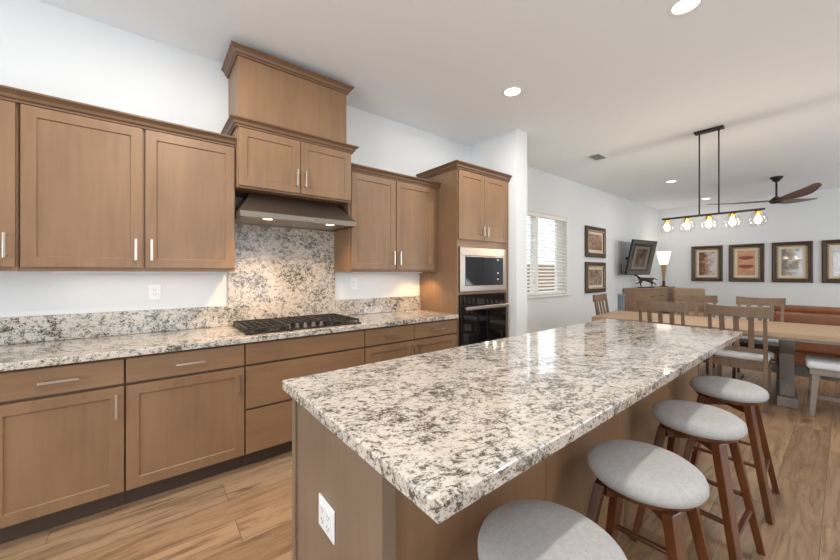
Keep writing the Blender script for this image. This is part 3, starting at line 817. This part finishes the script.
# ------------------------------------------------------------------ framed pictures
def art(name, cols, scale, seed, bias=0.0):
    m = mat(name, cols[0], .25, coat=.4); N, L, b = nt(m)
    t = N.new('ShaderNodeTexCoord'); mp = N.new('ShaderNodeMapping'); mp.inputs['Location'].default_value = (seed, seed * 2, seed); L.new(t.outputs['Object'], mp.inputs[0])
    g = noise(N, L, mp.outputs[0], scale, 5, .6, .8); n = len(cols)
    sx_ = N.new('ShaderNodeSeparateXYZ'); L.new(t.outputs['Object'], sx_.inputs[0]); ma = N.new('ShaderNodeMath'); ma.operation = 'MULTIPLY_ADD'; ma.inputs[1].default_value = bias
    L.new(sx_.outputs[0], ma.inputs[0]); L.new(g, ma.inputs[2]); g = ma.outputs[0]
    L.new(ramp(N, L, g, [(.32 + .36 * i / (n - 1), c_) for i, c_ in enumerate(cols)]), b.inputs['Base Color']); return m


def picture(loc, rz, w_, h_, label, artmat, group, extra=None):
    """front faces local -y; loc is the centre on the wall"""
    r = thing('framed_picture', label, 'picture', loc, rz, group); fw = .098
    prof = [(0, 0), (0, -.032), (.020, -.040), (.060, -.030), (.080, -.034), (fw, -.018), (fw, 0)]
    mb = MB()
    pts = [(-w_ / 2, -h_ / 2, 1, 1), (w_ / 2, -h_ / 2, -1, 1), (w_ / 2, h_ / 2, -1, -1), (-w_ / 2, h_ / 2, 1, -1)]
    vs = []; fs = []; n = len(prof)
    for x, z, dx, dz in pts:
        for o_, d_ in prof: vs.append((x + dx * o_, d_ - .003, z + dz * o_))
    for i in range(4):
        for k in range(n): j = (i + 1) % 4; fs.append((i * n + k, i * n + (k + 1) % n, j * n + (k + 1) % n, j * n + k))
    fr_ = mb.add(vs, fs).build('frame', M['frame'], r)
    mb = MB()
    step = .030; rr = .0115
    for (xa, za, xb, zb) in ((-1, -1, 1, -1), (-1, 1, 1, 1), (-1, -1, -1, 1), (1, -1, 1, 1)):
        A_ = Vector((xa * (w_ / 2 - .085), 0, za * (h_ / 2 - .085))); B2 = Vector((xb * (w_ / 2 - .085), 0, zb * (h_ / 2 - .085))); cnt = int((B2 - A_).length / step)
        for k in range(cnt):
            p = A_ + (B2 - A_) * (k / cnt); mb.lathe([(.001, -rr), (rr, -rr * .4), (rr, rr * .4), (.001, rr)], p.x, -.040, p.z, 6)
    mb.build('beading', M['gold'], fr_)
    iw, ih = w_ / 2 - fw + .004, h_ / 2 - fw + .004; B(-iw, iw, -.014, -.004, -ih, ih).build('mat_board', M['matb'], r)
    mg = .055; ar = B(-iw + mg, iw - mg, -.018, -.0145, -ih + mg, ih - mg).build('artwork', artmat, r)
    if extra: extra(ar, iw - mg, ih - mg)
    return r


A1 = art('art_sepia_scene', [(.10, .05, .03), (.30, .15, .08), (.52, .32, .18)], 9, 1)
A2 = art('art_sepia_figures', [(.07, .045, .03), (.28, .18, .11), (.52, .38, .25)], 11, 4)
A3 = art('art_red_and_grey', [(.10, .05, .03), (.33, .13, .06), (.45, .34, .26), (.58, .62, .66)], 8, 7, 1.3)
A4 = art('art_orange_ground', [(.50, .22, .10), (.58, .28, .14), (.62, .34, .18)], 8, 2)
A5 = art('art_landscape', [(.08, .07, .05), (.28, .20, .12), (.46, .46, .44), (.64, .70, .76)], 7, 9, 1.2)
A6 = art('art_pale_building', [(.30, .24, .22), (.52, .50, .50), (.68, .70, .76)], 7, 12)
M['artred'] = mat('art_dark_red', (.22, .04, .03), .3)


def petals(par, a, c_):
    for zc in (.10, -.10):
        mb = MB(); pts = []
        n = 20
        for i in range(n): t_ = 2 * PI * i / n; pts.append((.13 * math.cos(t_), zc + .055 * math.sin(t_) * (1 if math.sin(t_) > 0 else .6) + .02 * abs(math.cos(t_))))
        mb.prism(pts, -.0195, -.0185, 'y'); mb.build('painted_bloom', M['artred'], par)


g1 = 'two framed pictures hung one above the other'
picture((7.03, 0, 1.962), 0, .86, .61, 'upper of two stacked framed sepia pictures between window and television', A1, g1)
picture((7.03, 0, 1.258), 0, .86, .61, 'lower of two stacked framed sepia pictures between window and television', A2, g1)
g2 = 'framed pictures in a row on the far wall'
for yc, am, lab, ex in ((-1.014, A3, 'framed red and grey picture, leftmost in the far wall row', None), (-1.722, A4, 'framed picture of two dark red blooms on orange, second in the far wall row', petals),
                        (-2.436, A5, 'framed brown and blue landscape picture, third in the far wall row', None), (-3.150, A6, 'framed pale picture cut off by the right edge', None)):
    picture((X1, yc, 1.578), -PI / 2, .60, .87, lab, am, g2, ex)

# ------------------------------------------------------------------ ceiling things
LW = 29


def downlight(x, y, label, power=LW, size=.075):
    r = thing('ceiling_light', label, 'light', (x, y, ZC), 0, 'recessed ceiling lights')
    MB().lathe([(size - .006, -.001), (size, -.008), (size + .014, -.006), (size + .018, -.001)], cap=False, n=32).build('trim_ring', M['white'], r, smooth=True)
    MB().lathe([(.001, -.003), (size - .004, -.003), (size - .004, -.0005), (.001, -.0005)], n=32).build('lens', M['led'], r)
    l = bpy.data.lights.new('downlight', 'AREA'); l.shape = 'DISK'; l.size = size * 1.7; l.energy = power; l.color = (1, .96, .90)
    o = bpy.data.objects.new('downlight', l); C.objects.link(o); o.parent = r; o.location = (0, 0, -.010)
    return r


downlight(2.67, -1.205, 'recessed ceiling light between the hood and the partition wall')
downlight(2.67, -2.525, 'recessed ceiling light cut by the top edge of the view')
downlight(7.60, -1.13, 'recessed ceiling light left of the pendant rods', 14)
downlight(9.98, -1.16, 'small far recessed ceiling light between the pendant rods', 9)
downlight(.1, -1.205, 'recessed ceiling light over the left end of the kitchen aisle, above the view', 38)
downlight(.1, -2.525, 'recessed ceiling light over the near island end, above the view', 38)
downlight(5.2, -4.2, 'recessed ceiling light over the bench side of the dining area, outside the view', 20)
downlight(8.6, -5.2, 'recessed ceiling light over the living area, outside the view', 20)
downlight(1.5, -5.0, 'recessed ceiling light over the floor behind the camera', 26)

vt = thing('ceiling_vent', 'small white slotted air vent in the ceiling before the window', 'vent', (5.15, -.88, ZC))
mb = MB(); mb.box(-.16, .16, -.10, -.08, -.008, -.0005); mb.box(-.16, .16, .08, .10, -.008, -.0005); mb.box(-.16, -.14, -.08, .08, -.008, -.0005); mb.box(.14, .16, -.08, .08, -.008, -.0005); mb.build('frame', M['white'], vt)
B(-.139, .139, -.079, .079, -.002, -.0006).build('backing', M['slot'], vt)
mb = MB()
for k in range(8): mb.bar((-.139, -.07 + k * .02, -.0045), (.139, -.07 + k * .02, -.0045), .009, .001, side=(0, 1, .3))
mb.build('slats', M['white'], vt)

# linear pendant
pd = thing('pendant_light', 'dark linear pendant with five clear glass globes over the dining table', 'pendant light', (5.2, -2.145, ZC))
B(-.045, .045, -.135, .135, -.026, -.0005).build('canopy', M['metaldk'], pd, bevel=.004)
for yy in (-.09, .09): MB().tube([(0, yy, -.028), (0, yy, -1.0)], .0075, 10).build('rod', M['metaldk'], pd, smooth=True)
B(-.012, .012, -.472, .472, -1.024, -1.0).build('bar', M['metaldk'], pd, bevel=.002)
for k in range(5):
    yy = -.416 + k * .208
    sk = MB().lathe([(.001, -1.025), (.020, -1.025), (.036, -1.034), (.034, -1.062), (.018, -1.068), (.001, -1.068)], 0, yy, 0, 24).build('socket', M['brass'], pd)
    gb = MB().lathe([(.036, -1.036), (.058, -1.060), (.076, -1.100), (.078, -1.130), (.066, -1.170), (.046, -1.196)], 0, yy, 0, 28, cap=False)
    gb.build('glass_shade', M['glass'], pd, smooth=True)
    MB().lathe([(.001, -1.069), (.012, -1.071), (.014, -1.085), (.029, -1.115), (.030, -1.135), (.018, -1.158), (.001, -1.163)], 0, yy, 0, 20).build('bulb', M['bulb'], pd, smooth=True)
    l = bpy.data.lights.new('pendant_bulb', 'POINT'); l.energy = 9; l.color = (1, .84, .64); l.shadow_soft_size = .03
    o = bpy.data.objects.new('pendant_bulb', l); C.objects.link(o); o.parent = pd; o.location = (0, yy, -1.21)

# ceiling fan
fn = thing('ceiling_fan', 'ceiling fan with three brown wooden blades right of the pendant', 'fan', (8.71, -2.39, ZC))
MB().lathe([(.001, -.085), (.035, -.085), (.085, -.02), (.088, -.0005), (.001, -.0005)], n=28).build('canopy', M['metaldk'], fn)
MB().tube([(0, 0, -.08), (0, 0, -.36)], .014, 12).build('rod', M['metaldk'], fn, smooth=True)
MB().lathe([(.001, -.47), (.07, -.465), (.095, -.44), (.09, -.41), (.05, -.37), (.02, -.345), (.001, -.345)], n=28).build('motor', M['metaldk'], fn, smooth=True)
for a in (213, 333, 93):
    mb = MB(); n = 14; vs = []; fs = []
    for i in range(n + 1):
        u = i / n; x = .05 + .90 * u; wd = .045 + .050 * math.sin(PI * min(1, u * 1.15)) * 1 + .02 * u
        if u > .9: wd *= math.sqrt(max(.05, 1 - ((u - .9) / .1) ** 2 * .9))
        tw_ = -.30 * (1 - .5 * u); lift = -.43 + .07 * u * u + .015; cy = .06 * math.sin(PI * u)
        for s_, t2 in ((-1, -.005), (1, -.005), (1, .005), (-1, .005)): vs.append((x, cy + s_ * wd * math.cos(tw_), lift + s_ * wd * math.sin(tw_) + t2))
    for i in range(n):
        for k in range(4): fs.append((i * 4 + k, i * 4 + (k + 1) % 4, i * 4 + 4 + (k + 1) % 4, i * 4 + 4 + k))
    fs.append((3, 2, 1, 0)); fs.append(tuple(n * 4 + k for k in range(4)))
    o = mb.add(vs, fs).build('blade', M['fanwood'], fn, smooth=False); o.rotation_euler = (0, 0, math.radians(a))
